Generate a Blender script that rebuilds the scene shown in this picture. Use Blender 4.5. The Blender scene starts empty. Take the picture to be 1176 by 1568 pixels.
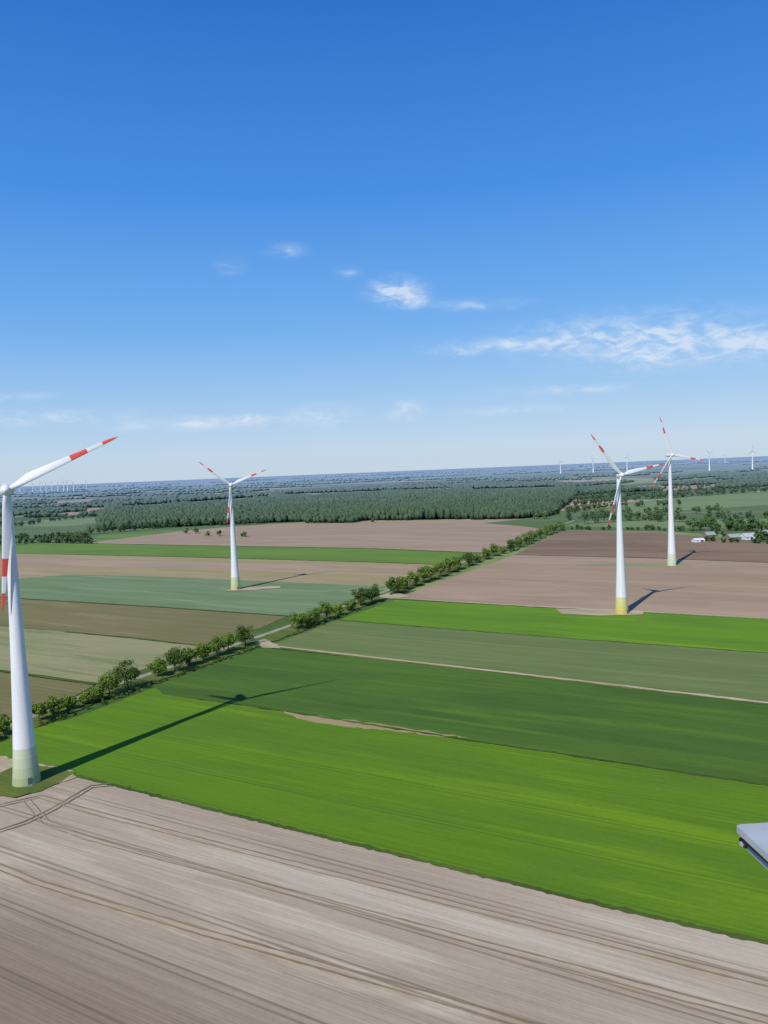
import bpy, math, random
import numpy as np
from mathutils import Vector, Matrix
random.seed(7); rng=np.random.default_rng(11)
sc=bpy.context.scene
# ------------------------------------------------------------------ survey frame
W,H,FP=1176.0,1568.0,1178.0
HC=105.0
PITCH=math.radians(3.06); ROLL=math.radians(2.34)
cp,sp=math.cos(PITCH),math.sin(PITCH); cr,sr=math.cos(ROLL),math.sin(ROLL)
def ray(px,py):
    dx,dy=px-W/2,py-H/2
    x=cr*dx-sr*dy; y=sr*dx+cr*dy
    return x, FP*cp-y*sp, y*cp+FP*sp      # X, forward, down
def G(px,py,z=0.0):
    X,F,D=ray(px,py); s=(HC-z)/D
    return (X*s,F*s)
def P(pts): return [G(*p) for p in pts]
# ------------------------------------------------------------------ helpers
K=0.84
def C(r,g,b,k=None):
    k=K if k is None else k
    f=lambda v:((v/255+.055)/1.055)**2.4 if v>10 else v/255/12.92
    return (f(r)*k*1.08,f(g)*k*.98,f(b)*k*.92,1)
def E(r,g,b):      # earth colours
    f=lambda v:((v/255+.055)/1.055)**2.4
    return (f(r)*.98,f(g)*.93,f(b)*.82,1)
class N:
    def __init__(s,nt): s.nt=nt
    def n(s,t,**kw):
        o=s.nt.nodes.new(t)
        for k,v in kw.items(): setattr(o,k,v)
        return o
    def l(s,a,b): s.nt.links.new(a,b)
    def put(s,sock,v):
        if isinstance(v,bpy.types.NodeSocket): s.l(v,sock)
        elif v is not None: sock.default_value=v
    def m(s,op,a,b=None,c=None,clamp=False):
        o=s.n('ShaderNodeMath',operation=op,use_clamp=clamp)
        s.put(o.inputs[0],a)
        if b is not None: s.put(o.inputs[1],b)
        if c is not None: s.put(o.inputs[2],c)
        return o.outputs[0]
    def mix(s,f,a,b,bt='MIX'):
        o=s.n('ShaderNodeMix',data_type='RGBA',blend_type=bt)
        s.put(o.inputs[0],f); s.put(o.inputs[6],a); s.put(o.inputs[7],b)
        return o.outputs[2]
    def mr(s,v,a,b,c=0.,d=1.):
        o=s.n('ShaderNodeMapRange',interpolation_type='SMOOTHSTEP'); s.put(o.inputs[0],v)
        for i,x in enumerate((a,b,c,d)): o.inputs[i+1].default_value=x
        return o.outputs[0]
    def noise(s,vec,scale,detail=3,rough=.55,dist=0):
        o=s.n('ShaderNodeTexNoise'); s.put(o.inputs['Vector'],vec)
        o.inputs['Scale'].default_value=scale;o.inputs['Detail'].default_value=detail
        o.inputs['Roughness'].default_value=rough;o.inputs['Distortion'].default_value=dist
        return o.outputs['Fac']
    def mapping(s,vec,rot=0,scale=(1,1,1),loc=(0,0,0)):
        o=s.n('ShaderNodeMapping'); s.put(o.inputs[0],vec)
        o.inputs[1].default_value=loc; o.inputs[2].default_value=(0,0,rot); o.inputs[3].default_value=scale
        return o.outputs[0]
def newmat(name):
    m=bpy.data.materials.new(name); m.use_nodes=True
    nt=m.node_tree; b=nt.nodes['Principled BSDF']
    return m,N(nt),b
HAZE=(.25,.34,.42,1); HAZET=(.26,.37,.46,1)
def haze(g,col,dist=7800.,hz=None):  # aerial haze painted into base colour, growing with distance from the origin
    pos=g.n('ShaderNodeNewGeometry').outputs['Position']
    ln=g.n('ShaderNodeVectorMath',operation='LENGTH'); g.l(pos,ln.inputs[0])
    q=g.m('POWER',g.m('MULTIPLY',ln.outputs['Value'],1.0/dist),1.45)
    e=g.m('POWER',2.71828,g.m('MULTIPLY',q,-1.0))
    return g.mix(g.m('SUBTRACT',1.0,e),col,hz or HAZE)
# field axes
a0=np.array(G(110,1188))-np.array(G(1176,1447)); ANG_A=math.atan2(a0[1],a0[0])   # along-row direction
def across(p): return -p[0]*math.sin(ANG_A)+p[1]*math.cos(ANG_A)
def field_mat(name,c1,c2,c3=None,ang=None,row=3.0,rowamt=.5,fine=.6,fineamt=.25,tram=0,tramcol=None,big=60.,speck=.25,patch=.5,tramk=.4,bump=False,c3r=(.52,.7),side=None):
    m,g,b=newmat(name)
    ang=ANG_A if ang is None else ang
    pos=g.n('ShaderNodeNewGeometry').outputs['Position']
    v=g.mapping(pos,rot=-ang)          # x along rows, y across
    big_n=g.noise(g.mapping(v,scale=(1/big*.25,1/big,1)),1.0,5,.65,.5)
    rown=g.noise(g.mapping(v,scale=(1/(row*90),1/row,1)),1.0,3,.7)
    finen=g.noise(g.mapping(v,scale=(1/(fine*60),1/fine,1)),1.0,1,.6)
    sp_=g.noise(pos,.7,5,.8)
    col=g.mix(g.mr(big_n,.5-.2*patch-.05,.5+.2*patch+.05),c1,c2)
    if c3: col=g.mix(g.mr(g.noise(g.mapping(v,loc=(53,31,0),scale=(1/big*.2,1/big*2.2,1)),1.,5,.7,.3),*c3r),col,c3)
    if side:
        y0,y1,sc1=side
        s=g.n('ShaderNodeSeparateXYZ'); g.l(v,s.inputs[0])
        t=g.m('ADD',s.outputs[1],g.m('MULTIPLY',g.m('SUBTRACT',big_n,.5),14.))
        col=g.mix(g.mr(t,y0,y1),col,sc1)
    f=g.m('ADD',g.m('MULTIPLY',g.m('SUBTRACT',rown,.5),rowamt*2),g.m('MULTIPLY',g.m('SUBTRACT',finen,.5),fineamt*2))
    f=g.m('ADD',f,g.m('MULTIPLY',g.m('SUBTRACT',sp_,.5),speck*2))
    f=g.m('ADD',1.0,f)
    vm=g.n('ShaderNodeVectorMath',operation='SCALE'); g.l(col,vm.inputs[0]); g.l(f,vm.inputs[3])
    col=vm.outputs[0]
    if tram:
        s=g.n('ShaderNodeSeparateXYZ'); g.l(v,s.inputs[0])
        t=g.m('FRACT',g.m('DIVIDE',g.m('ADD',s.outputs[1],g.m('MULTIPLY',sp_,.25)),tram))
        d1=g.m('ABSOLUTE',g.m('SUBTRACT',t,.45)); d2=g.m('ABSOLUTE',g.m('SUBTRACT',t,.45+1.9/tram))
        d=g.m('MINIMUM',d1,d2)
        w=.30/tram
        k=g.mr(d,w*.5,w*1.7,1,0)
        k=g.m('MULTIPLY',k,g.m('MULTIPLY',g.mr(big_n,.3,.6,.45,1.),tramk))
        col=g.mix(k,col,tramcol)
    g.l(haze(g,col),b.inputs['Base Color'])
    b.inputs['Roughness'].default_value=.95; b.inputs['Specular IOR Level'].default_value=.05
    if bump:
        bp=g.n('ShaderNodeBump'); bp.inputs['Strength'].default_value=.6; bp.inputs['Distance'].default_value=.12
        g.l(finen,bp.inputs['Height']); g.l(bp.outputs[0],b.inputs['Normal'])
    return m
def simple_mat(name,col,rough=.5,spec=.4,var=.0,vs=1.,metal=0.,hz=True):
    m,g,b=newmat(name)
    c=col
    if var:
        pos=g.n('ShaderNodeNewGeometry').outputs['Position']
        f=g.mr(g.noise(pos,vs,4,.6),.2,.8,1-var,1+var)
        vm=g.n('ShaderNodeVectorMath',operation='SCALE'); vm.inputs[0].default_value=col[:3]; g.l(f,vm.inputs[3]); c=vm.outputs[0]
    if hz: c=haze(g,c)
    g.put(b.inputs['Base Color'],c)
    b.inputs['Roughness'].default_value=rough; b.inputs['Specular IOR Level'].default_value=spec; b.inputs['Metallic'].default_value=metal
    return m
def link(o): sc.collection.objects.link(o); return o
def mk(name,V,F,mats,mi=None,tint=None,smooth=False):
    V=np.asarray(V,dtype=np.float32).reshape(-1,3); me=bpy.data.meshes.new(name)
    if isinstance(F,np.ndarray):
        n,k=F.shape
        me.vertices.add(len(V)); me.vertices.foreach_set('co',V.ravel())
        me.loops.add(n*k); me.loops.foreach_set('vertex_index',F.astype(np.int32).ravel())
        me.polygons.add(n); me.polygons.foreach_set('loop_start',np.arange(n,dtype=np.int32)*k)
        try: me.polygons.foreach_set('loop_total',np.full(n,k,dtype=np.int32))
        except Exception: pass
    else:
        me.from_pydata([tuple(map(float,v)) for v in V],[],F)
    for m in mats: me.materials.append(m)
    if mi is not None: me.polygons.foreach_set('material_index',np.asarray(mi,dtype=np.int32))
    if tint is not None:
        at=me.attributes.new('tint','FLOAT','POINT'); at.data.foreach_set('value',np.asarray(tint,dtype=np.float32))
    me.update(calc_edges=True)
    if smooth: me.polygons.foreach_set('use_smooth',np.ones(len(me.polygons),dtype=bool))
    return link(bpy.data.objects.new(name,me))
def dens(pts,step,jit,closed=True):
    out=[]; n=len(pts)
    for i in range(n if closed else n-1):
        a=np.array(pts[i]); b_=np.array(pts[(i+1)%n]); L=np.linalg.norm(b_-a)
        k=int(max(1,min(160,L/step)))
        for j in range(k):
            p=a+(b_-a)*j/k
            if j>0: p=p+rng.normal(0,jit,2)
            out.append(p)
    if not closed: out.append(np.array(pts[-1]))
    return out
LAY=[0]
def field(name,px,mat,jit=.35,step=5.):
    LAY[0]+=1; z=.012*LAY[0]+.01
    pts=dens(P(px),step,jit)
    return mk(name,[(p[0],p[1],z) for p in pts],[list(range(len(pts)))],[mat])
def strip(name,px,width,mat,jit=.15,step=6.,world=False,off=0.):
    LAY[0]+=1; z=.012*LAY[0]+.01
    pts=dens(px if world else P(px),step,0,closed=False)
    V=[];n=len(pts)
    for i,p in enumerate(pts):
        t=pts[min(i+1,n-1)]-pts[max(i-1,0)]; t=t/np.linalg.norm(t); nn=np.array([-t[1],t[0]])
        a=p+nn*(off+width/2+rng.normal(0,jit)); b_=p+nn*(off-width/2+rng.normal(0,jit))
        V+=[(a[0],a[1],z),(b_[0],b_[1],z)]
    F=[[2*i,2*i+1,2*i+3,2*i+2] for i in range(n-1)]
    return mk(name,V,F,[mat])
# ------------------------------------------------------------------ camera
cam=bpy.data.cameras.new('camera'); co=link(bpy.data.objects.new('camera',cam)); sc.camera=co
cam.sensor_fit='VERTICAL'; cam.sensor_height=36; cam.sensor_width=27; cam.lens=36*FP/H
cam.clip_start=.05; cam.clip_end=200000
X=Vector((1,0,0)); U0=Vector((0,sp,cp)); Fw=Vector((0,cp,-sp))
R=X*cr-U0*sr; U=X*sr+U0*cr
M=Matrix((R,U,-Fw)).transposed().to_4x4(); M.translation=Vector((0,0,HC)); co.matrix_world=M
# ------------------------------------------------------------------ sun + sky
SAZ=math.radians(211.8); SEL=math.radians(43.1)
sd=Vector((math.sin(SAZ)*math.cos(SEL),math.cos(SAZ)*math.cos(SEL),math.sin(SEL)))
sun=bpy.data.lights.new('sun','SUN'); sun.energy=4.1; sun.angle=math.radians(.53); sun.color=(1,.965,.90)
so=link(bpy.data.objects.new('sun',sun)); so.rotation_euler=(-sd).to_track_quat('-Z','Y').to_euler(); so.location=(-200,-300,400)
w=bpy.data.worlds.new('World'); sc.world=w; w.use_nodes=True
g=N(w.node_tree); bg=w.node_tree.nodes['Background']
sky=g.n('ShaderNodeTexSky',sky_type='NISHITA'); sky.sun_disc=False; sky.sun_elevation=SEL; sky.sun_rotation=SAZ
sky.altitude=100; sky.air_density=1.0; sky.dust_density=.4; sky.ozone_density=3
tc=g.n('ShaderNodeTexCoord').outputs['Generated']
sx=g.n('ShaderNodeSeparateXYZ'); g.l(tc,sx.inputs[0])
rp=g.n('ShaderNodeValToRGB'); g.l(sx.outputs[2],rp.inputs[0]); e=rp.color_ramp.elements
def S_(r,g_,b_):
    f=lambda v:((v/255+.055)/1.055)**2.4
    return (f(r),f(g_),f(b_),1)
e[0].position=0; e[0].color=S_(194,213,232); e[1].position=1; e[1].color=S_(24,74,152)
for p_,c_ in ((.03,(190,213,236)),(.10,(156,198,239)),(.18,(114,177,241)),(.33,(68,145,232)),(.51,(40,115,206))):
    x=e.new(p_); x.color=S_(*c_)
sc_=g.n('ShaderNodeVectorMath',operation='SCALE'); g.l(rp.outputs[0],sc_.inputs[0]); sc_.inputs[3].default_value=1/.105
skyc=g.mix(.88,sky.outputs[0],sc_.outputs[0])
yy=g.m('MAXIMUM',sx.outputs[1],.08)
u=g.m('DIVIDE',sx.outputs[0],yy); v=g.m('DIVIDE',sx.outputs[2],yy)
cx=g.n('ShaderNodeCombineXYZ'); g.l(u,cx.inputs[0]); g.l(v,cx.inputs[1])
n1=g.noise(g.mapping(cx.outputs[0],rot=.04,scale=(10,26,1)),2.6,8,.62,.5)
blobs=[(606,444,30,14,1.35),(645,461,24,7,1.0),(622,458,26,10,.9),(352,406,16,10,.5),(440,384,24,8,.5),(535,418,16,6,.42),(735,467,50,7,.62),
 (1010,518,140,30,1.0),(1005,545,50,14,.9),(1150,527,70,20,.95),(900,518,90,14,1.0),(770,530,75,8,.85),(705,537,30,6,.8),
 (290,649,95,9,.95),(375,643,34,8,.9),(490,638,42,13,.95),(620,629,24,12,1.0),(15,608,50,6,.7),(60,640,110,10,.62),(785,628,60,6,.62),(870,597,100,6,.55)]
mask=None
for (px,py,sxp,syp,amp) in blobs:
    X_,F_,D_=ray(px,py); u0,v0=X_/F_,-D_/F_; su,sv=sxp/FP,syp/FP
    mp=g.n('ShaderNodeMapping'); g.l(cx.outputs[0],mp.inputs[0]); mp.inputs[1].default_value=(-u0/su,-v0/sv,0); mp.inputs[3].default_value=(1/su,1/sv,1)
    gr=g.n('ShaderNodeTexGradient',gradient_type='QUADRATIC_SPHERE')
    sh=g.n('ShaderNodeVectorMath',operation='SCALE'); g.l(mp.outputs[0],sh.inputs[0]); sh.inputs[3].default_value=.42; g.l(sh.outputs[0],gr.inputs[0])
    mask=g.m('MULTIPLY_ADD',gr.outputs['Fac'],amp*1.25,mask if mask is not None else 0.0)
mask=g.m('MINIMUM',mask,1.35)
cd=g.m('MULTIPLY',mask,g.m('ADD',.13,g.mr(n1,.36,.72)))
cd=g.m('MULTIPLY',g.m('MINIMUM',cd,1.0),.70)
fin=g.mix(cd,skyc,(7.2,7.9,8.8,1))
g.l(fin,bg.inputs['Color']); bg.inputs['Strength'].default_value=.105
# ------------------------------------------------------------------ ground sheet
m,gg,b=newmat('countryside_ground')
pos=gg.n('ShaderNodeNewGeometry').outputs['Position']
vv=gg.mapping(pos,rot=-ANG_A,scale=(1/620.,1/330.,1))
vo=gg.n('ShaderNodeTexVoronoi',distance='CHEBYCHEV'); gg.l(vv,vo.inputs['Vector']); vo.inputs['Scale'].default_value=1; vo.inputs['Randomness'].default_value=.75
sep=gg.n('ShaderNodeSeparateColor'); gg.l(vo.outputs['Color'],sep.inputs[0])
rp=gg.n('ShaderNodeValToRGB'); gg.l(sep.outputs[0],rp.inputs[0]); rp.color_ramp.interpolation='CONSTANT'
cols=[(74,104,54),(136,156,96),(88,118,64),(186,170,140),(72,98,52),(122,140,86),(166,148,124),(84,114,60)]
el=rp.color_ramp.elements
el[0].color=C(*cols[0]); el[1].position=1/8; el[1].color=C(*cols[1])
for i in range(2,8):
    e=el.new(i/8); e.color=C(*cols[i])
f=gg.mr(gg.noise(pos,.02,4,.6),.3,.7,.85,1.15)
vm=gg.n('ShaderNodeVectorMath',operation='SCALE'); gg.l(rp.outputs[0],vm.inputs[0]); gg.l(f,vm.inputs[3])
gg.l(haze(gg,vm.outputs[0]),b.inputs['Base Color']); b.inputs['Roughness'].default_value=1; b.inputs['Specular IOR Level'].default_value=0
S=90000
mk('ground',[(-S,-S,0),(S,-S,0),(S,S,0),(-S,S,0)],[[0,1,2,3]],[m])
# ------------------------------------------------------------------ fields
yb=across(G(150,1465)); ym=across(G(600,1310))
sg=1 if yb>ym else -1
if sg>0: side=(yb-9,yb+9,E(143,128,113))
else: side=None
soil=field_mat('tilled_soil',E(180,166,149),E(168,153,137),E(190,179,163),row=1.1,rowamt=.24,fine=.4,fineamt=.20,tram=17.5,tramcol=E(114,99,86),speck=.15,big=35,tramk=.6,bump=True,c3r=(.5,.62),side=side)
if not side:      # darker soil colour on the near side of the field
    yb2=across(G(150,1465))
    m_=soil; nt=m_.node_tree
    soil=field_mat('tilled_soil_dark_near',E(180,166,149),E(168,153,137),E(190,179,163),row=1.1,rowamt=.24,fine=.4,fineamt=.20,tram=17.5,tramcol=E(114,99,86),speck=.15,big=35,tramk=.6,bump=True,c3r=(.5,.62),side=(yb2+9,yb2-9,E(143,128,113)))
crop=field_mat('young_cereal_crop',C(92,132,38),C(100,142,34),C(116,156,34),row=1.3,rowamt=.20,fine=.5,fineamt=.16,tram=21,tramcol=C(78,112,38),speck=.20,big=38,tramk=.55,c3r=(.5,.72))
crop_dk=field_mat('dark_cereal_crop',C(72,106,44),C(84,120,46),C(94,130,46),row=1.6,rowamt=.20,fine=.7,fineamt=.14,tram=21,tramcol=C(108,138,64),speck=.16,big=35,tramk=.4)
greyg=field_mat('grey_green_crop',C(106,128,76),C(114,134,78),C(126,144,92),row=2,rowamt=.17,fine=1.2,fineamt=.12,tram=24,tramcol=C(136,150,106),speck=.16,big=40,tramk=.45)
brightg=field_mat('bright_green_crop',C(106,152,36),C(94,138,40),C(120,162,38),row=2,rowamt=.16,fine=1.2,fineamt=.12,tram=24,tramcol=C(80,120,40),speck=.16,big=40)
pinksoil=field_mat('pale_soil',E(172,151,131),E(158,137,118),E(152,142,112),row=3,rowamt=.20,fine=1.5,fineamt=.14,speck=.14,big=45,c3r=(.6,.75))
midsoil=field_mat('mid_soil',E(158,136,116),E(167,146,125),None,row=3,rowamt=.20,fine=1.5,fineamt=.14,speck=.14,big=45)
darksoil=field_mat('dark_soil',E(124,104,84),E(142,121,100),None,row=3,rowamt=.24,fine=1.5,fineamt=.1,speck=.14,big=50)
tan=field_mat('tan_stubble',E(166,150,116),E(154,144,106),E(176,156,130),row=3,rowamt=.20,fine=1.5,fineamt=.14,speck=.16,big=50)
blueg=field_mat('blue_green_crop',C(122,148,108),C(112,140,94),C(142,158,120),row=2,rowamt=.24,fine=1.5,fineamt=.14,tram=24,tramcol=C(96,124,88),speck=.18,big=35)
yelg=field_mat('yellow_green_crop',C(112,148,52),C(98,134,50),None,row=3,rowamt=.14,fine=2,fineamt=.08,speck=.1)
olive=field_mat('olive_stubble',E(126,120,82),E(116,115,76),E(140,130,96),row=2,rowamt=.26,fine=1.,fineamt=.18,speck=.2,big=40)
tang=field_mat('tan_green_stubble',E(152,150,114),E(140,144,102),E(124,134,88),row=2,rowamt=.22,fine=1.,fineamt=.16,speck=.34,big=30)
grass=field_mat('grass_verge',C(90,112,50),C(112,126,62),C(72,98,42),row=2,rowamt=.2,fine=.8,fineamt=.2,speck=.45,big=14)
sand=field_mat('sandy_track',E(190,178,154),E(172,160,134),E(150,146,106),row=1.5,rowamt=.15,fine=.5,fineamt=.15,speck=.3,big=14)
asph=field_mat('farm_road',E(166,162,144),E(150,148,126),None,row=1.5,rowamt=.1,fine=.5,fineamt=.1,speck=.15,big=14)
floor=field_mat('forest_floor',C(46,64,36),C(56,74,40),None,speck=.3)
lg=field_mat('light_green_pasture',C(130,150,96),C(114,140,80),None,row=5,rowamt=.12,fine=3,fineamt=.05,speck=.1)
mg=field_mat('mid_green_pasture',C(98,124,66),C(88,114,60),C(136,134,98),row=5,rowamt=.12,fine=3,fineamt=.05,speck=.1,big=80)

# far / middle fields
field('ground_forest_floor',[(120,815),(400,801),(520,797),(720,795),(835,793),(880,762),(880,744),(820,735),(500,746),(150,775)],floor)
CLR=[[(180,776),(410,760),(420,766),(190,783)],[(430,757),(690,747),(700,753),(440,763)],[(720,749),(850,745),(855,752),(725,757)],[(560,770),(640,767),(645,771),(565,774)]]
for q,mm in zip(CLR,(lg,tan,mg,lg)): field('forest_clearing',q,mm)
field('field_pasture_left',[(-200,850),(-200,800),(30,800),(180,790),(400,802),(180,832),(30,835)],mg)
field('field_light_left',[(30,806),(50,797),(190,789),(185,797),(100,806)],lg)
field('field_brown_left',[(60,786),(90,778),(185,770),(180,780),(100,790)],pinksoil)
field('field_green_sliver',[(140,830),(150,820),(290,810),(285,815),(180,832)],yelg)
field('field_soil_upper',[(120,833),(290,812),(400,803),(520,797),(720,796),(845,795),(800,828),(740,846),(400,838)],pinksoil)
field('field_soil_upper_mid',[(175,828),(400,812),(600,809),(838,805),(820,814),(600,817),(400,822),(240,831)],midsoil)
field('field_soil_upper_streak',[(290,812),(400,804),(520,799),(700,797),(690,800),(520,803),(380,809)],tan)
field('field_yellow_green',[(-250,826),(30,831),(270,835),(560,840),(740,847),(705,866),(560,861),(270,853),(30,847),(-250,838)],yelg)
field('field_tan',[(-250,838),(30,847),(270,853),(560,861),(705,866),(640,888),(590,898),(240,883),(110,880),(30,886),(-250,892)],tan)
field('field_tan_mid',[(-250,846),(30,855),(270,861),(560,869),(690,873),(670,880),(560,877),(270,869),(30,866),(-250,858)],pinksoil)
field('field_blue_green',[(-250,895),(30,886),(110,880),(240,883),(590,898),(545,916),(500,935),(440,944),(240,930),(30,917),(-250,902)],blueg)
field('field_olive',[(-250,902),(30,917),(240,930),(440,944),(400,962),(300,992),(205,978),(100,968),(-250,940)],olive)
field('field_stubble',[(-250,940),(100,968),(205,978),(310,990),(240,1020),(150,1046),(0,1026),(-250,1000)],tang)
field('field_stubble_near',[(-250,1000),(0,1030),(145,1050),(80,1085),(0,1110),(-300,1200)],olive)
# right middle
field('field_pasture_right',[(740,801),(835,792),(870,780),(1176,755),(1500,740),(1500,840),(1176,822),(1000,813),(850,812),(800,806)],mg)
field('field_light_right',[(885,782),(960,769),(1176,752),(1400,738),(1400,768),(1176,773),(1000,785)],lg)
field('field_light_right_sliver',[(860,806),(900,798),(1176,795),(1500,800),(1500,812),(1176,808),(1000,809)],lg)
field('field_brown_strip',[(690,778),(780,770),(885,758),(890,767),(800,776),(730,781)],pinksoil)
field('field_brown_far',[(985,748),(1060,738),(1140,733),(1135,742),(1060,749),(1000,753)],pinksoil)
field('field_brown_right_dark',[(862,813),(1000,815),(1176,832),(1500,848),(1500,880),(1176,862),(1000,855),(788,850)],darksoil)
field('field_brown_right',[(788,850),(1000,855),(1176,862),(1500,880),(1500,975),(1176,948),(1000,938),(850,931),(605,917)],pinksoil)
field('field_brown_right_mid',[(758,862),(1000,872),(1176,880),(1500,900),(1500,932),(1176,908),(1000,898),(690,886)],midsoil)
field('field_streak',[(880,866),(960,862),(1050,864),(1060,868),(980,868)],tang)
field('field_bright_green',[(605,919),(850,932),(1000,938),(1176,948),(1500,972),(1500,1028),(1176,1001),(850,977),(515,951)],brightg)
field('field_grey_green',[(515,951),(850,977),(1176,1001),(1500,1028),(1500,1115),(1176,1077),(800,1033),(410,991)],greyg)
field('field_dark_green',[(405,993),(800,1035),(1176,1080),(1500,1120),(1500,1255),(1176,1203),(760,1141),(420,1088),(250,1063),(232,1052)],crop_dk)
field('field_cereal',[(-300,1330),(-300,1240),(0,1130),(120,1098),(238,1054),(250,1064),(420,1089),(760,1142),(1176,1205),(1500,1258),(1500,1530),(1176,1449),(900,1385),(640,1320),(380,1257),(118,1192),(60,1214),(20,1222),(0,1219)],crop)
field('field_bare_patch',[(424,1090),(500,1099),(600,1113),(720,1131),(640,1126),(560,1118),(480,1107)],tan,jit=.8,step=3)
field('field_tilled',[(-400,1320),(0,1220),(25,1224),(60,1214),(90,1198),(118,1192),(380,1257),(640,1320),(900,1385),(1176,1449),(1500,1530),(1700,2600),(-900,2600),(-900,1700)],soil)
# verges, tracks, drains
drain=field_mat('drain_grass',C(72,94,42),C(88,108,48),C(58,80,36),row=2,rowamt=.2,fine=.8,fineamt=.2,speck=.5,big=12)
strip('grass_verge_tilled',[(60,1212),(118,1190),(380,1255),(640,1318),(900,1383),(1176,1447),(1500,1528)],1.7,drain,jit=.25,step=1.2)
strip('drain_cereal',[(250,1063),(420,1088),(760,1141),(1176,1204),(1500,1256)],1.5,drain,jit=.3,step=3)
strip('drain_bright',[(515,950),(850,977),(1176,1001),(1500,1028)],1.8,drain,jit=.4,step=5)
strip('verge_farm_track',[(405,990),(800,1034),(1176,1078),(1500,1117)],6.0,grass,jit=.4,step=4)
strip('farm_track',[(400,988),(800,1033.5),(1176,1077.5),(1500,1116.5)],2.8,sand,jit=.2,step=4)
strip('farm_track_upper',[(590,912),(605,917),(850,931),(1000,938),(1176,948),(1500,973)],3.6,sand,jit=.3,step=6)
strip('verge_avenue',[(-120,1176),(0,1126),(140,1070),(250,1034),(410,980),(540,930),(610,905),(700,870),(850,812),(870,806)],16,grass,jit=.8,step=5)
strip('road',[(-120,1168),(0,1118),(140,1062),(250,1026),(410,971),(540,924),(610,899),(700,865),(850,808),(880,797)],4.6,asph,jit=.08,step=8)
strip('drain_olive',[(100,968),(205,978),(310,990)],2.2,drain,jit=.3)
strip('drain_stubble',[(-100,1012),(0,1028),(145,1049)],2.2,drain,jit=.3)
strip('drain_blue',[(-100,908),(30,917),(240,930),(440,944)],2.5,drain,jit=.3)
strip('drain_tan',[(-100,845),(270,853),(560,861),(705,866)],2.5,drain,jit=.3)
strip('drain_yellow',[(-100,828),(270,835),(560,840),(740,847)],3,drain,jit=.3)
strip('drain_soil',[(788,850),(1000,855),(1176,862),(1400,873)],3,drain,jit=.4)
field('turbine_pad_far',[(850,933),(940,935),(985,938),(985,942),(920,944),(860,941)],sand)
field('turbine_pad_left',[(345,906),(361,900),(430,898),(430,901),(380,905)],sand)
field('track_apron',[(388,985),(405,980),(425,988),(430,994),(400,993)],sand)
field('track_apron_upper',[(578,915),(600,907),(630,914),(600,918)],sand)
field('turbine_apron',[(-200,1215),(-60,1170),(0,1160),(40,1168),(112,1183),(118,1192),(80,1205),(20,1215),(-100,1250)],sand,jit=.5,step=2)
field('turbine_grass',[(-20,1200),(0,1186),(30,1172),(90,1178),(116,1186),(100,1195),(64,1214),(20,1224),(-10,1218)],grass,jit=.4,step=2)
tyre=field_mat('tyre_marks',E(132,117,101),E(148,133,117),None,row=1,rowamt=.2,fine=.3,fineamt=.2,speck=.3,big=10)
tyre2=field_mat('tyre_marks_soft',E(158,144,127),E(148,133,117),None,row=1,rowamt=.2,fine=.3,fineamt=.2,speck=.3,big=10)
for off in (-1.0,1.0):
    strip('tyre_track',[(-60,1288),(0,1275),(40,1262),(75,1245),(108,1226),(140,1207),(170,1204)],.5,tyre,off=off,jit=.08,step=2)
    strip('tyre_track',[(-60,1262),(0,1236),(60,1222),(120,1240),(160,1251),(380,1308),(900,1440),(1300,1542)],.45,tyre2,off=off,jit=.08,step=3)
    strip('tyre_track',[(-60,1310),(0,1331),(60,1356),(300,1428),(600,1513),(900,1600)],.55,tyre,off=off,jit=.08,step=3)
    strip('tyre_track',[(40,1228),(70,1262),(130,1285),(500,1385),(1300,1600)],.4,tyre2,off=off,jit=.08,step=3)
# ------------------------------------------------------------------ tree materials
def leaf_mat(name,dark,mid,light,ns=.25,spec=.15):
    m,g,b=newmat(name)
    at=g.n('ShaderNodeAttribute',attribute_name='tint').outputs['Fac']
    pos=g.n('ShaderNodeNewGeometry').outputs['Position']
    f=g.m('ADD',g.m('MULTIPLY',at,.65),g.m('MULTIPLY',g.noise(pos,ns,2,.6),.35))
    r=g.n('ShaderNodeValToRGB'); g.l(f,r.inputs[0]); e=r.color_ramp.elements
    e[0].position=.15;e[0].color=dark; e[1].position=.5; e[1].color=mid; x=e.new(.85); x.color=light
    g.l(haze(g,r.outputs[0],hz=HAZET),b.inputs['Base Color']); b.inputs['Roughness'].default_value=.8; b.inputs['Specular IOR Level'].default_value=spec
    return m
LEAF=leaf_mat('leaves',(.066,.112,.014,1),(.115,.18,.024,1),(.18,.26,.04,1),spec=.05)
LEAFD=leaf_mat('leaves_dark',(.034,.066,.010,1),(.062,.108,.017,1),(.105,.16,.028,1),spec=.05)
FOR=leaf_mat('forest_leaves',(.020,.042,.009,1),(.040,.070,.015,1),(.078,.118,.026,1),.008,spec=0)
BARK=simple_mat('bark',(.09,.07,.05,1),.9,.1,.3,2.)
def tube(p0,p1,r0,r1,n=7):
    p0,p1=np.array(p0,float),np.array(p1,float); d=p1-p0; d/=np.linalg.norm(d)
    a=np.cross(d,[.3,.9,.1]); a/=np.linalg.norm(a); c=np.cross(d,a)
    th=np.arange(n)*2*np.pi/n; ring=np.outer(np.cos(th),a)+np.outer(np.sin(th),c)
    V=np.vstack([p0+ring*r0,p1+ring*r1]); F=np.array([[i,(i+1)%n,n+(i+1)%n,n+i] for i in range(n)])
    return V,F
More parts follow.
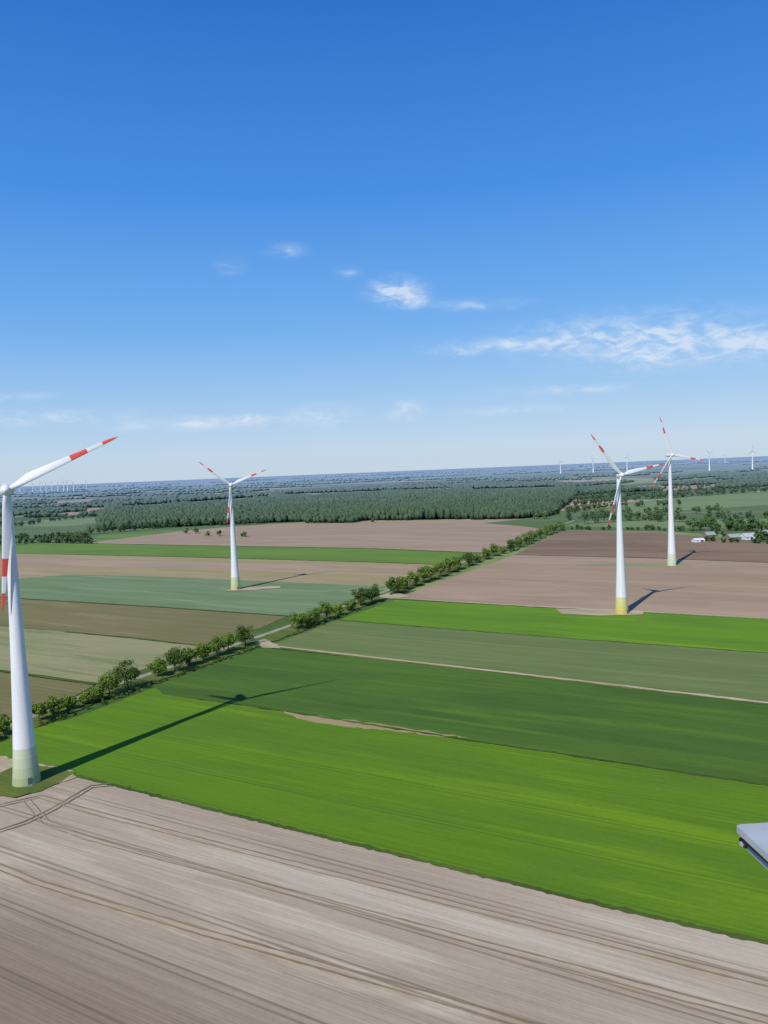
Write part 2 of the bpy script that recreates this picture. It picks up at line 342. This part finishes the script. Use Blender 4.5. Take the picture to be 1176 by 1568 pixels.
def tree_arrays(r_,h,rad,ncl,nleaf,leaf,trunk=True,low=.18):
    Vs=[];Fs=[];Ms=[];Ts=[];o=0
    def add(V,F,mi,t):
        nonlocal o
        Vs.append(V);Fs.append(F+o);Ms.append(np.full(len(F),mi));Ts.append(np.broadcast_to(t,(len(V),)));o+=len(V)
    zc=h*(1+low)/2; rz=h*(1-low)/2
    d=r_.normal(size=(ncl,3)); d/=np.linalg.norm(d,axis=1)[:,None]
    cen=d*(r_.uniform(.35,.82,ncl)[:,None])*np.array([rad,rad,rz])+[0,0,zc]
    lean=r_.normal(0,.06*rad,2); cen[:,:2]+=lean
    cen[:,:2]*=np.where(cen[:,2]<zc,.92,1.)[:,None]
    if trunk:
        V,F=tube((0,0,-.1),(lean[0]*.3,lean[1]*.3,h*.33),.030*h,.022*h); add(V,F,1,.3)
        top=np.array([lean[0]*.3,lean[1]*.3,h*.33]); V,F=tube(top-[0,0,.1],(lean[0],lean[1],h*.72),.021*h,.006*h); add(V,F,1,.3)
        for i in range(min(7,ncl)):
            s=top+np.array([0,0,r_.uniform(-.08,.2)*h]); V,F=tube(s,cen[i],.011*h,.003*h,5); add(V,F,1,.3)
    per=max(3,nleaf//ncl)
    cr_=rad*r_.uniform(.28,.46,ncl)
    ct=r_.uniform(0,1,ncl)
    C_=np.repeat(cen,per,0); R_=np.repeat(cr_,per); T_=np.repeat(ct,per)
    n=len(C_); dd=r_.normal(size=(n,3)); dd/=np.linalg.norm(dd,axis=1)[:,None]
    pos=C_+dd*(R_*r_.uniform(.45,1.08,n))[:,None]*[1,1,.85]
    nr=dd+r_.normal(0,.35,(n,3)); nr/=np.linalg.norm(nr,axis=1)[:,None]
    a=np.cross(nr,r_.normal(size=(n,3))); a/=np.linalg.norm(a,axis=1)[:,None]; b_=np.cross(nr,a)
    s=(leaf*r_.uniform(.6,1.25,n))[:,None]
    V=np.stack([pos-a*s,pos-b_*s*.7,pos+a*s,pos+b_*s*.7],1).reshape(-1,3)
    F=np.arange(4*n).reshape(-1,4)
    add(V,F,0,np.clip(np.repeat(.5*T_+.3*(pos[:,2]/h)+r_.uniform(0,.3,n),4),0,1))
    return np.vstack(Vs),np.vstack(Fs),np.concatenate(Ms),np.concatenate(Ts)
# avenue trees: x, base y, height px, dark?
AV=[(-60,1156,36,0),(-30,1142,36,0),(6,1127,32,0),(60,1106,34,0),(82,1098,30,0),(106,1088,24,0),(132,1079,20,0),(150,1074,24,0),(168,1066,38,0),(196,1057,46,1),(243,1037,30,0),(268,1030,40,1),(290,1021,32,0),(312,1014,30,0),
 (332,1006,30,0),(350,999,30,0),(376,991,34,1),(455,965,28,0),(470,960,22,0),(481,956,27,0),(500,950,31,0),(518,943,18,0),(535,936,18,0),(553,928,28,1),(570,923,28,1),(604,910,29,1),(619,904,24,0),(634,899,25,0),(648,893,25,0),(660,889,25,0),
 (674,884,24,0),(687,878,25,0),(699,873,22,0),(717,867,21,1),(730,862,14,0),(745,857,18,0),(757,852,20,0),(770,848,12,0),(783,844,18,1),(795,838,17,0),(806,834,18,0),(817,829,17,0),(827,825,17,0),(838,820,17,0),(848,817,16,0),(858,813,16,0)]
for i,(px,py,hp,dk) in enumerate(AV):
    x,y=G(px,py); h=hp/FP*y*1.06
    r_=np.random.default_rng(100+i)
    n=2400 if y<560 else 1300
    V,F,mi,t=tree_arrays(r_,h,h*r_.uniform(.43,.55),int(r_.integers(20,30)),n,.42 if y<560 else .7,low=.12)
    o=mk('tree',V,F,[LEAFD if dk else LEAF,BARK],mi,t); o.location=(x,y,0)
# low brush between avenue trees
def merge(name,lst,mats):
    Vs=[];Fs=[];Ms=[];Ts=[];o=0
    for (V,F,mi,t),loc in lst:
        Vs.append(V+np.array([loc[0],loc[1],0]));Fs.append(F+o);Ms.append(mi);Ts.append(t);o+=len(V)
    return mk(name,np.vstack(Vs),np.vstack(Fs),mats,np.concatenate(Ms),np.concatenate(Ts))
def along(px,spacing,jit=0.):
    pts=dens(P(px),spacing,jit,closed=False); return pts
lst=[]
for p in along([(-60,1165),(0,1134),(120,1092),(245,1046),(395,992)],3.,.5)+along([(440,975),(545,936)],3.5,.6)+along([(598,912),(720,868)],4.,.8)+along([(780,847),(865,811)],5,.8):
    if rng.random()<.7:
        h=rng.uniform(1.2,3.2); lst.append((tree_arrays(rng,h,h*.8,5,70,.35,trunk=False,low=-.1),p))
merge('hedge',lst,[LEAFD,BARK])
# middle-distance rows
def row(name,px,spacing,h0,h1,prob=1.,mat=None,jit=3.,leafn=260,wid=.52):
    lst=[]
    for p in along(px,spacing,jit):
        if rng.random()<prob:
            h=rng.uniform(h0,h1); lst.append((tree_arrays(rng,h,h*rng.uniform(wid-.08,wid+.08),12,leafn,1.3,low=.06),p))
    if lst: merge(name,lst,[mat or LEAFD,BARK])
row('tree_row',[(-60,838),(30,834),(60,831),(138,833)],9,9,14,.97)
row('tree_row',[(-60,830),(30,827),(110,826)],10,9,16,.9)
row('tree_row',[(-60,806),(30,806),(60,802)],13,10,17,.9)
row('tree_row',[(108,828),(120,830),(132,831)],9,14,22,1)
row('tree_row',[(140,818),(200,813),(262,808),(300,806),(400,803)],12,11,20,.95)
row('tree_row',[(60,800),(150,792),(200,806)],16,11,18,.8)
row('tree_row',[(-80,790),(30,786),(160,776)],15,12,18,.85)
row('tree_row',[(-80,782),(30,779),(160,770)],16,12,18,.9)
row('tree_row',[(-80,797),(60,793),(180,786)],16,12,20,.6)
row('tree_row',[(285,818),(300,817)],16,12,15,1,LEAF)
row('tree_row',[(318,821),(336,821)],18,9,13,1,LEAF)
row('tree_row',[(372,822),(376,822)],18,9,10,1,LEAF)
row('tree_row',[(740,793),(800,794),(860,795)],24,9,16,.5,LEAF)
row('tree_row',[(700,796),(790,793),(880,786)],13,12,18,.9)
row('tree_row',[(862,811),(890,811),(1000,812),(1060,814)],9,4,9,.95)
row('tree_row',[(895,803),(925,801),(965,798),(1010,796)],15,17,26,.85)
row('tree_row',[(870,797),(960,790),(1100,786)],18,14,20,.75)
row('tree_row',[(1012,799),(1045,799),(1085,798),(1130,798),(1200,796)],15,15,24,.85)
row('tree_row',[(960,797),(1100,795),(1250,790)],24,8,16,.7)
row('tree_row',[(860,785),(950,777),(1040,774)],16,14,20,.9)
row('tree_row',[(880,775),(950,768),(1060,760),(1176,753),(1300,746)],14,13,20,.95)
row('tree_row',[(880,768),(1000,758),(1176,747),(1300,740)],16,13,20,.95)
row('tree_row',[(880,762),(1000,751),(1176,741),(1300,734)],17,13,20,.9)
row('tree_row',[(1082,829),(1120,831),(1176,833),(1260,838)],8,5,8,.95)
row('tree_row',[(1060,813),(1130,813),(1200,814)],8,12,19,.97)
row('tree_row',[(1080,807),(1200,806)],10,12,20,.9)
row('tree_row',[(1096,821),(1108,822)],7,7,10,1); row('tree_row',[(1158,826),(1230,830)],8,9,14,.9)
# ------------------------------------------------------------------ forest
import bmesh
def ico(sub):
    bm=bmesh.new(); bmesh.ops.create_icosphere(bm,subdivisions=sub,radius=1); V=np.array([v.co[:] for v in bm.verts]); F=np.array([[v.index for v in f.verts] for f in bm.faces]); bm.free(); return V,F
I1=ico(1); I2=ico(2)
def lumps(name,pts,rads,hs,mat,sub):
    V0,F0=sub; n=len(pts)
    if n==0: return
    disp=rng.uniform(.72,1.2,(n,len(V0)))
    th=rng.uniform(0,2*np.pi,n); c,s=np.cos(th),np.sin(th)
    x=V0[None,:,0]*c[:,None]-V0[None,:,1]*s[:,None]; y=V0[None,:,0]*s[:,None]+V0[None,:,1]*c[:,None]; z=np.broadcast_to(V0[None,:,2],x.shape)
    x=x*disp*rads[:,None]+pts[:,0][:,None]; y=y*disp*rads[:,None]+pts[:,1][:,None]
    z=hs[:,None]*(.5+.5*z*disp)
    V=np.stack([x,y,z],2).reshape(-1,3)
    F=(F0[None]+ (np.arange(n)*len(V0))[:,None,None]).reshape(-1,3)
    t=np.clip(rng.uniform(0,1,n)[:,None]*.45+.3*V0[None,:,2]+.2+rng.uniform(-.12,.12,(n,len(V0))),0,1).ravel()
    mk(name,V,F,[mat],None,t,smooth=True)
def inpoly(p,poly):
    x,y=p[:,0],p[:,1]; ins=np.zeros(len(p),bool); n=len(poly)
    for i in range(n):
        x1,y1=poly[i];x2,y2=poly[(i+1)%n]
        c=((y1>y)!=(y2>y))&(x<(x2-x1)*(y-y1)/(y2-y1+1e-12)+x1); ins^=c
    return ins
def fill(poly,base=5.,k=330.):
    poly=np.array(poly); dmin=np.linalg.norm(poly,axis=1).min(); dmax=np.linalg.norm(poly,axis=1).max()
    amin,amax=np.arctan2(poly[:,0],poly[:,1]).min(),np.arctan2(poly[:,0],poly[:,1]).max()
    out=[];d=dmin*.97
    while d<dmax*1.03:
        r=max(base,d/k); sp_=1.45*r; n=int((amax-amin)*d/sp_)+1
        a=amin+(np.arange(n)+rng.uniform(0,1,n))*sp_/d
        dd=d+rng.uniform(-.5,.5,n)*sp_
        out.append(np.stack([np.sin(a)*dd,np.cos(a)*dd],1)); d+=sp_
    p=np.vstack(out); return p[inpoly(p,poly)]
fp=P([(150,812),(290,806),(400,801),(520,797),(720,795),(835,792),(872,770),(885,757),(878,749),(820,741),(660,746),(500,752),(300,764),(165,776)])
pts=fill(fp)
for q in CLR: pts=pts[~inpoly(pts,np.array(P(q)))]
d=np.linalg.norm(pts,axis=1)
und=3.5*np.sin(pts[:,0]/90+1.3)*np.cos(pts[:,1]/130)+2.5*np.sin(pts[:,0]/37+pts[:,1]/53)
rr=np.maximum(5.,d/330)*rng.uniform(.75,1.35,len(d)); hh=rng.uniform(13,22,len(d))+und
nr=d<2700
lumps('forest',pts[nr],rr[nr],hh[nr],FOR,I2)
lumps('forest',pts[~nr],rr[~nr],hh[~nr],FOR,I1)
# scattered woods to the horizon
allp=[]
fpn=np.array(fp)
keep_out=np.array(P([(-400,900),(-200,800),(150,790),(150,812),(845,793),(880,757),(1176,745),(1400,735),(1500,900)]))
for i in range(460):
    dd=math.exp(rng.uniform(math.log(1500),math.log(26000))); az=math.radians(rng.uniform(-34,36))
    if dd>5000 and rng.random()<.4: continue
    c=np.array([math.sin(az)*dd,math.cos(az)*dd])
    sc_=max(1,dd/3500)
    L=rng.uniform(80,480)*sc_**.9; Wd=rng.uniform(10,60)*sc_**.5
    if rng.random()<.35: Wd=rng.uniform(100,260)*sc_**.5
    r=max(5.,dd/330); nx=max(2,int(L/(1.3*r))); ny=max(1,int(Wd/(1.5*r)))
    nx=min(nx,70);ny=min(ny,14)
    gx,gy=np.meshgrid(np.linspace(-.5,.5,nx)*L,(np.linspace(-.5,.5,ny) if ny>1 else np.array([0.]))*Wd)
    p=np.stack([gx.ravel(),gy.ravel()],1)+rng.normal(0,.7*r,(nx*ny,2))
    an=ANG_A+rng.normal(0,.25)+(math.pi/2 if rng.random()<.35 else 0)
    ca,sa=math.cos(an),math.sin(an)
    q=np.stack([p[:,0]*ca-p[:,1]*sa,p[:,0]*sa+p[:,1]*ca],1)+c
    q=q[~inpoly(q,keep_out)]; q=q[~inpoly(q,fpn)] if len(q) else q
    if len(q): allp.append(q)
pts=np.vstack(allp); d=np.linalg.norm(pts,axis=1); pts=pts[d>1450]; d=d[d>1450]
lumps('distant_woods',pts,np.maximum(5,d/330)*rng.uniform(.8,1.3,len(d)),rng.uniform(11,19,len(d)),FOR,I1)
# ------------------------------------------------------------------ turbines
WHITE=simple_mat('turbine_white_paint',(.74,.75,.76,1),.35,.4,.03,.6)
RED=simple_mat('blade_red_paint',(.75,.085,.055,1),.4,.4)
SEAM=simple_mat('nacelle_joint_grey',(.30,.31,.33,1),.5,.3)
DOOR=simple_mat('door_green',(.10,.14,.11,1),.5,.3)
def tower_mat(name,base,light,z0,z1):
    m,g,b=newmat(name)
    pos=g.n('ShaderNodeNewGeometry').outputs['Position']; s=g.n('ShaderNodeSeparateXYZ'); g.l(pos,s.inputs[0])
    t=g.m('DIVIDE',g.m('FLOOR',g.m('DIVIDE',g.m('SUBTRACT',s.outputs[2],z0),(z1-z0)/4)),4.,clamp=True)
    c=g.mix(t,base,light)
    c=g.mix(g.m('GREATER_THAN',s.outputs[2],z1),c,(.74,.75,.76,1))
    # precast segment joints and faint weather streaks
    fr=g.m('FRACT',g.m('DIVIDE',s.outputs[2],3.8)); j=g.m('LESS_THAN',fr,.03)
    c=g.mix(g.m('MULTIPLY',j,.16),c,(.3,.3,.3,1))
    st=g.mr(g.noise(g.mapping(pos,scale=(1.5,1.5,.05)),1.,4,.6),.35,.75,1.0,.90)
    vm=g.n('ShaderNodeVectorMath',operation='SCALE'); g.l(c,vm.inputs[0]); g.l(st,vm.inputs[3])
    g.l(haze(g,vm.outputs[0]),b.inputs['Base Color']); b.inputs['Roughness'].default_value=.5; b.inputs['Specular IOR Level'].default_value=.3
    return m
YAW=math.radians(-20)
nv=Vector((-math.sin(YAW),-math.cos(YAW),0)); ev=Vector((math.cos(YAW),-math.sin(YAW),0)); zv=Vector((0,0,1))
def lathe(prof,n,axis,e1,e2,org):
    V=[];F=[]
    for (s,r) in prof:
        for i in range(n):
            a=2*math.pi*i/n; V.append(org+axis*s+e1*(r*math.cos(a))+e2*(r*math.sin(a)))
    for k in range(len(prof)-1):
        for i in range(n): F.append([k*n+i,k*n+(i+1)%n,(k+1)*n+(i+1)%n,(k+1)*n+i])
    return V,F
def child(o,par,base):
    o.parent=par
    return o
def turbine(bx,by,hub,L,a0,tm,seg=40,rscale=1.):
    e=link(bpy.data.objects.new('wind_turbine',None)); e.location=(bx,by,0); e.empty_display_size=5
    prof=[(0,4.7),(.02,4.55),(.05,4.25),(.09,3.95),(.14,3.65),(.2,3.35),(.3,2.95),(.42,2.55),(.55,2.18),(.7,1.8),(.85,1.48),(.985,1.22)]
    V,F=lathe([(t*hub,r*rscale) for t,r in prof],seg,zv,Vector((1,0,0)),Vector((0,1,0)),Vector((0,0,0)))
    child(mk('tower',V,F,[tm],smooth=True),e,None)
    org=Vector((0,0,hub))
    pr=[(-6.0,.02),(-5.8,.6),(-5.2,1.1),(-4.2,1.55),(-2.6,1.95),(-.6,2.15),(1.0,2.35),(1.7,2.5),(2.3,2.5),(2.42,2.3),(2.45,1.95),(2.62,1.95),(2.65,2.2),(3.4,2.15),(4.3,1.85),(5.1,1.3),(5.6,.7),(5.8,.02)]
    ns=28 if seg>20 else 12
    V,F=lathe([(s*rscale**.5,r*.92) for s,r in pr],ns,nv,ev,zv,org)
    mi=[1 if 9<=k//ns<=11 else 0 for k in range(len(F))]
    child(mk('nacelle',V,F,[WHITE,SEAM],mi,smooth=True),e,None)
    ro=org+nv*3.5
    ts=[.03,.06,.1,.15,.21,.28,.38,.48,.57,.5701,.65,.72,.7201,.79,.86,.8601,.92,.96,.985,1.]
    def ch(t):
        xs=[0,.05,.1,.2,.35,.6,.85,.95,1.]; ys=[1.7,1.75,2.3,3.3,2.8,1.9,1.25,.9,.18]; return float(np.interp(t,xs,ys))*rscale
    def tk(t): return float(np.interp(t,[0,.05,.2,.5,1],[1.7,1.6,.85,.4,.06]))*rscale
    for bi in (0,1,2):
        a=math.radians(a0+120*bi); rd=ev*math.sin(a)+zv*math.cos(a); tg=ev*math.cos(a)-zv*math.sin(a)
        V=[];F=[];mi=[];n=14
        for t in ts:
            tw=math.radians(np.interp(t,[0,.2,.6,1],[28,20,8,3])); cdir=tg*math.cos(tw)+nv*math.sin(tw); tdir=nv*math.cos(tw)-tg*math.sin(tw)
            c=ch(t)*L/40; k=tk(t)*L/40; offc=np.interp(t,[0,.05,.2,1],[0,0,.22,.2])
            for i in range(n):
                q=2*math.pi*i/n; xx=.5*math.cos(q); yy=.5*math.sin(q)*(1 if t<.07 else (.70+.45*math.cos(q)))
                V.append(ro+rd*(t*L)+cdir*((xx-offc)*c)+tdir*(yy*k))
        for s in range(len(ts)-1):
            tmid=(ts[s]+ts[s+1])/2; red=(.57<tmid<.72) or tmid>.86
            for i in range(n): F.append([s*n+i,s*n+(i+1)%n,(s+1)*n+(i+1)%n,(s+1)*n+i]); mi.append(1 if red else 0)
        F.append([(len(ts)-1)*n+i for i in range(n)]); mi.append(1)
        child(mk('blade_%d'%(bi+1),V,F,[WHITE,RED],mi,smooth=True),e,None)
    if seg>20:
        V=[];F=[]
        c=Vector((.62,-.78,0)).normalized(); s_=Vector((-c.y,c.x,0))
        bx0=[(-.6,1.0),(.6,1.0),(.6,3.4),(-.6,3.4)]
        for dpt in (4.0,4.62):
            for (a_,z_) in bx0: V.append(c*dpt+s_*a_+zv*z_)
        F=[[4,5,6,7],[0,1,5,4],[1,2,6,5],[2,3,7,6],[3,0,4,7]]
        child(mk('door',V,F,[DOOR]),e,None)
        V,F=[],[]
        for st in range(5):
            x0=4.6+.3*(4-st); z1=.2*(st+1); b0=len(V)
            for zz in (0,z1):
                for (dd_,aa) in ((x0-.0,-.7),(x0+.3,-.7),(x0+.3,.7),(x0,.7)): V.append(c*dd_+s_*aa+zv*zz)
            F+=[[b0+4,b0+5,b0+6,b0+7],[b0,b0+1,b0+5,b0+4],[b0+1,b0+2,b0+6,b0+5],[b0+2,b0+3,b0+7,b0+6],[b0+3,b0,b0+4,b0+7]]
        child(mk('steps',V,F,[SEAM]),e,None)
    return e
GR=tower_mat('tower_paint_green_base',(.36,.42,.22,1),(.60,.65,.50,1),0,13.5)
YL=tower_mat('tower_paint_yellow_base',(.56,.46,.10,1),(.68,.64,.32,1),0,12)
YG=tower_mat('tower_paint_yellowgreen_base',(.46,.48,.18,1),(.62,.64,.40,1),0,12)
LG=tower_mat('tower_paint_pale_base',(.52,.58,.38,1),(.64,.67,.52,1),0,12)
turbine(*G(41,1200),103.6,41,-55,GR,56)
turbine(*G(361,903),97.7,36,-51,YG)
turbine(*G(952,940),95.6,37,-40,YL)
turbine(*G(1029,866),108.9,40,-20,LG)
# distant turbines
PL=simple_mat('tower_paint_plain',(.78,.79,.81,1),.5,.3,hz=False)
for i,(px,dist,hub) in enumerate([(858,8200,125),(908,8000,135),(960,7000,140),(1086,6200,140),(1152,5600,140),(62,11000,135),(70,10500,130),(79,11500,135),(88,10800,130),(97,10000,130),(103,11000,140),(112,10300,125),(50,11000,125),(1110,12000,130),(30,12500,130),(132,12500,130)]):
    X_,F_,D_=ray(px,745-.0408*px); s=dist/F_
    turbine(X_*s,dist,hub,45,random.uniform(-60,60),PL,12,rscale=1.4)
# ------------------------------------------------------------------ farm buildings
BR=simple_mat('farm_brick',(.26,.17,.12,1),.9,.1,.15,1.)
RF=simple_mat('roof_fibre_cement',(.30,.34,.32,1),.8,.2,.15,.4)
RF2=simple_mat('roof_grey_sheet',(.44,.47,.48,1),.7,.2,.12,.4)
WH=simple_mat('white_cladding',(.7,.72,.72,1),.6,.2,.08,.5)
GL=simple_mat('window_glass',(.03,.04,.05,1),.15,.5)
def barn(px,py,L,Wd,hw,hr,ang,wm,rm,name='farm_barn'):
    x,y=G(px,py); e=link(bpy.data.objects.new(name,None)); e.location=(x,y,0); e.rotation_euler=(0,0,ang)
    l,w_=L/2,Wd/2
    V=[(-l,-w_,0),(l,-w_,0),(l,w_,0),(-l,w_,0),(-l,-w_,hw),(l,-w_,hw),(l,w_,hw),(-l,w_,hw),(-l,0,hr),(l,0,hr)]
    child(mk('walls',V,[[0,1,5,4],[1,2,6,9,5],[2,3,7,6],[3,0,4,8,7]],[wm]),e,None)
    o=.5; sl=(hr-hw)/w_; ze=hw-o*sl+.05; zr=hr+.05
    V=[(-l-o,-w_-o,ze),(l+o,-w_-o,ze),(l+o,0,zr),(-l-o,0,zr),(l+o,w_+o,ze),(-l-o,w_+o,ze)]
    V+= [(a,b_,c+.2) for a,b_,c in V]
    child(mk('roof',V,[[6,7,8,9],[9,8,10,11],[0,1,7,6],[4,5,11,10],[1,2,8,7],[2,4,10,8],[5,3,9,11],[3,0,6,9],[1,0,3,2],[2,3,5,4]],[rm]),e,None)
    V=[];F=[]
    n=max(2,int(L/5))
    for i in range(n):
        c=-l+L*(i+.5)/n; b0=len(V)
        ww,z0,z1=(1.6,0.1,hw*.82) if i==n//2 else (.8,hw*.4,hw*.75)
        V+=[(c-ww,-w_-.04,z0),(c+ww,-w_-.04,z0),(c+ww,-w_-.04,z1),(c-ww,-w_-.04,z1)]; F.append([b0,b0+1,b0+2,b0+3])
    child(mk('windows_and_door',V,F,[GL]),e,None)
barn(1124,826,18,13,3.5,7,.15,BR,RF); barn(1146,826,16,15,4,8,.1,WH,RF2); barn(1168,822,22,16,4,8.5,.2,BR,RF)
barn(1069,830,13,8,3,4.6,.15,WH,WH,'farm_shed'); barn(1086,822,14,10,3,6.5,.3,BR,RF,'farmhouse')
# ------------------------------------------------------------------ host turbine (camera stands on its nacelle) + hatch lid
turbine(.9,-5.2,101.2,41,0,GR,40)
PLM=simple_mat('painted_metal_lid',(.42,.43,.44,1),.5,.4,.12,9.,0.,False)
DKM=simple_mat('dark_rubber',(.03,.03,.032,1),.5,.4,.0,1.,0.,False)
z=104.27
base=[G(1128,1264,z),G(1133,1262,z),G(1300,1252,z),G(1340,1440,z),G(1180,1312,z),G(1134,1270,z)]
V=[(x,y,z) for x,y in base]+[(x,y,z-.014) for x,y in base]
e=link(bpy.data.objects.new('hatch_lid',None))
child(mk('lid_plate',V,[[0,1,2,3,4,5],[11,10,9,8,7,6]]+[[i,i+6,(i+1)%6+6,(i+1)%6] for i in range(6)],[PLM]),e,None)
def rod(name,a,b_,r,mat,n=16):
    V,F=tube(a,b_,r,r,n); F=[list(map(int,f)) for f in F]+[list(range(n))[::-1],list(range(n,2*n))]
    child(mk(name,V,F,[mat],smooth=False),e,None)
q=G(1150,1300,z-.05); q2=G(1330,1470,z-.05)
rod('edge_rail',(q[0],q[1],z-.05),(q2[0],q2[1],z-.05),.008,PLM)
q=G(1146,1290,z-.03); q3=G(1330,1445,z-.03)
rod('edge_seal',(q[0],q[1],z-.03),(q3[0],q3[1],z-.03),.007,DKM)
h1=G(1141,1291,z-.045); rod('roller',(h1[0]-.004,h1[1],z-.045),(h1[0]+.012,h1[1]+.006,z-.04),.011,DKM)
rod('bolt',(h1[0]-.01,h1[1]-.004,z-.045),(h1[0]+.0,h1[1],z-.043),.005,PLM)
rod('stay',(q2[0],q2[1],z-.05),(q2[0]-.2,q2[1]-.5,z-1.6),.015,DKM)
sc.view_settings.view_transform='Standard'; sc.view_settings.look='None'; sc.view_settings.exposure=0
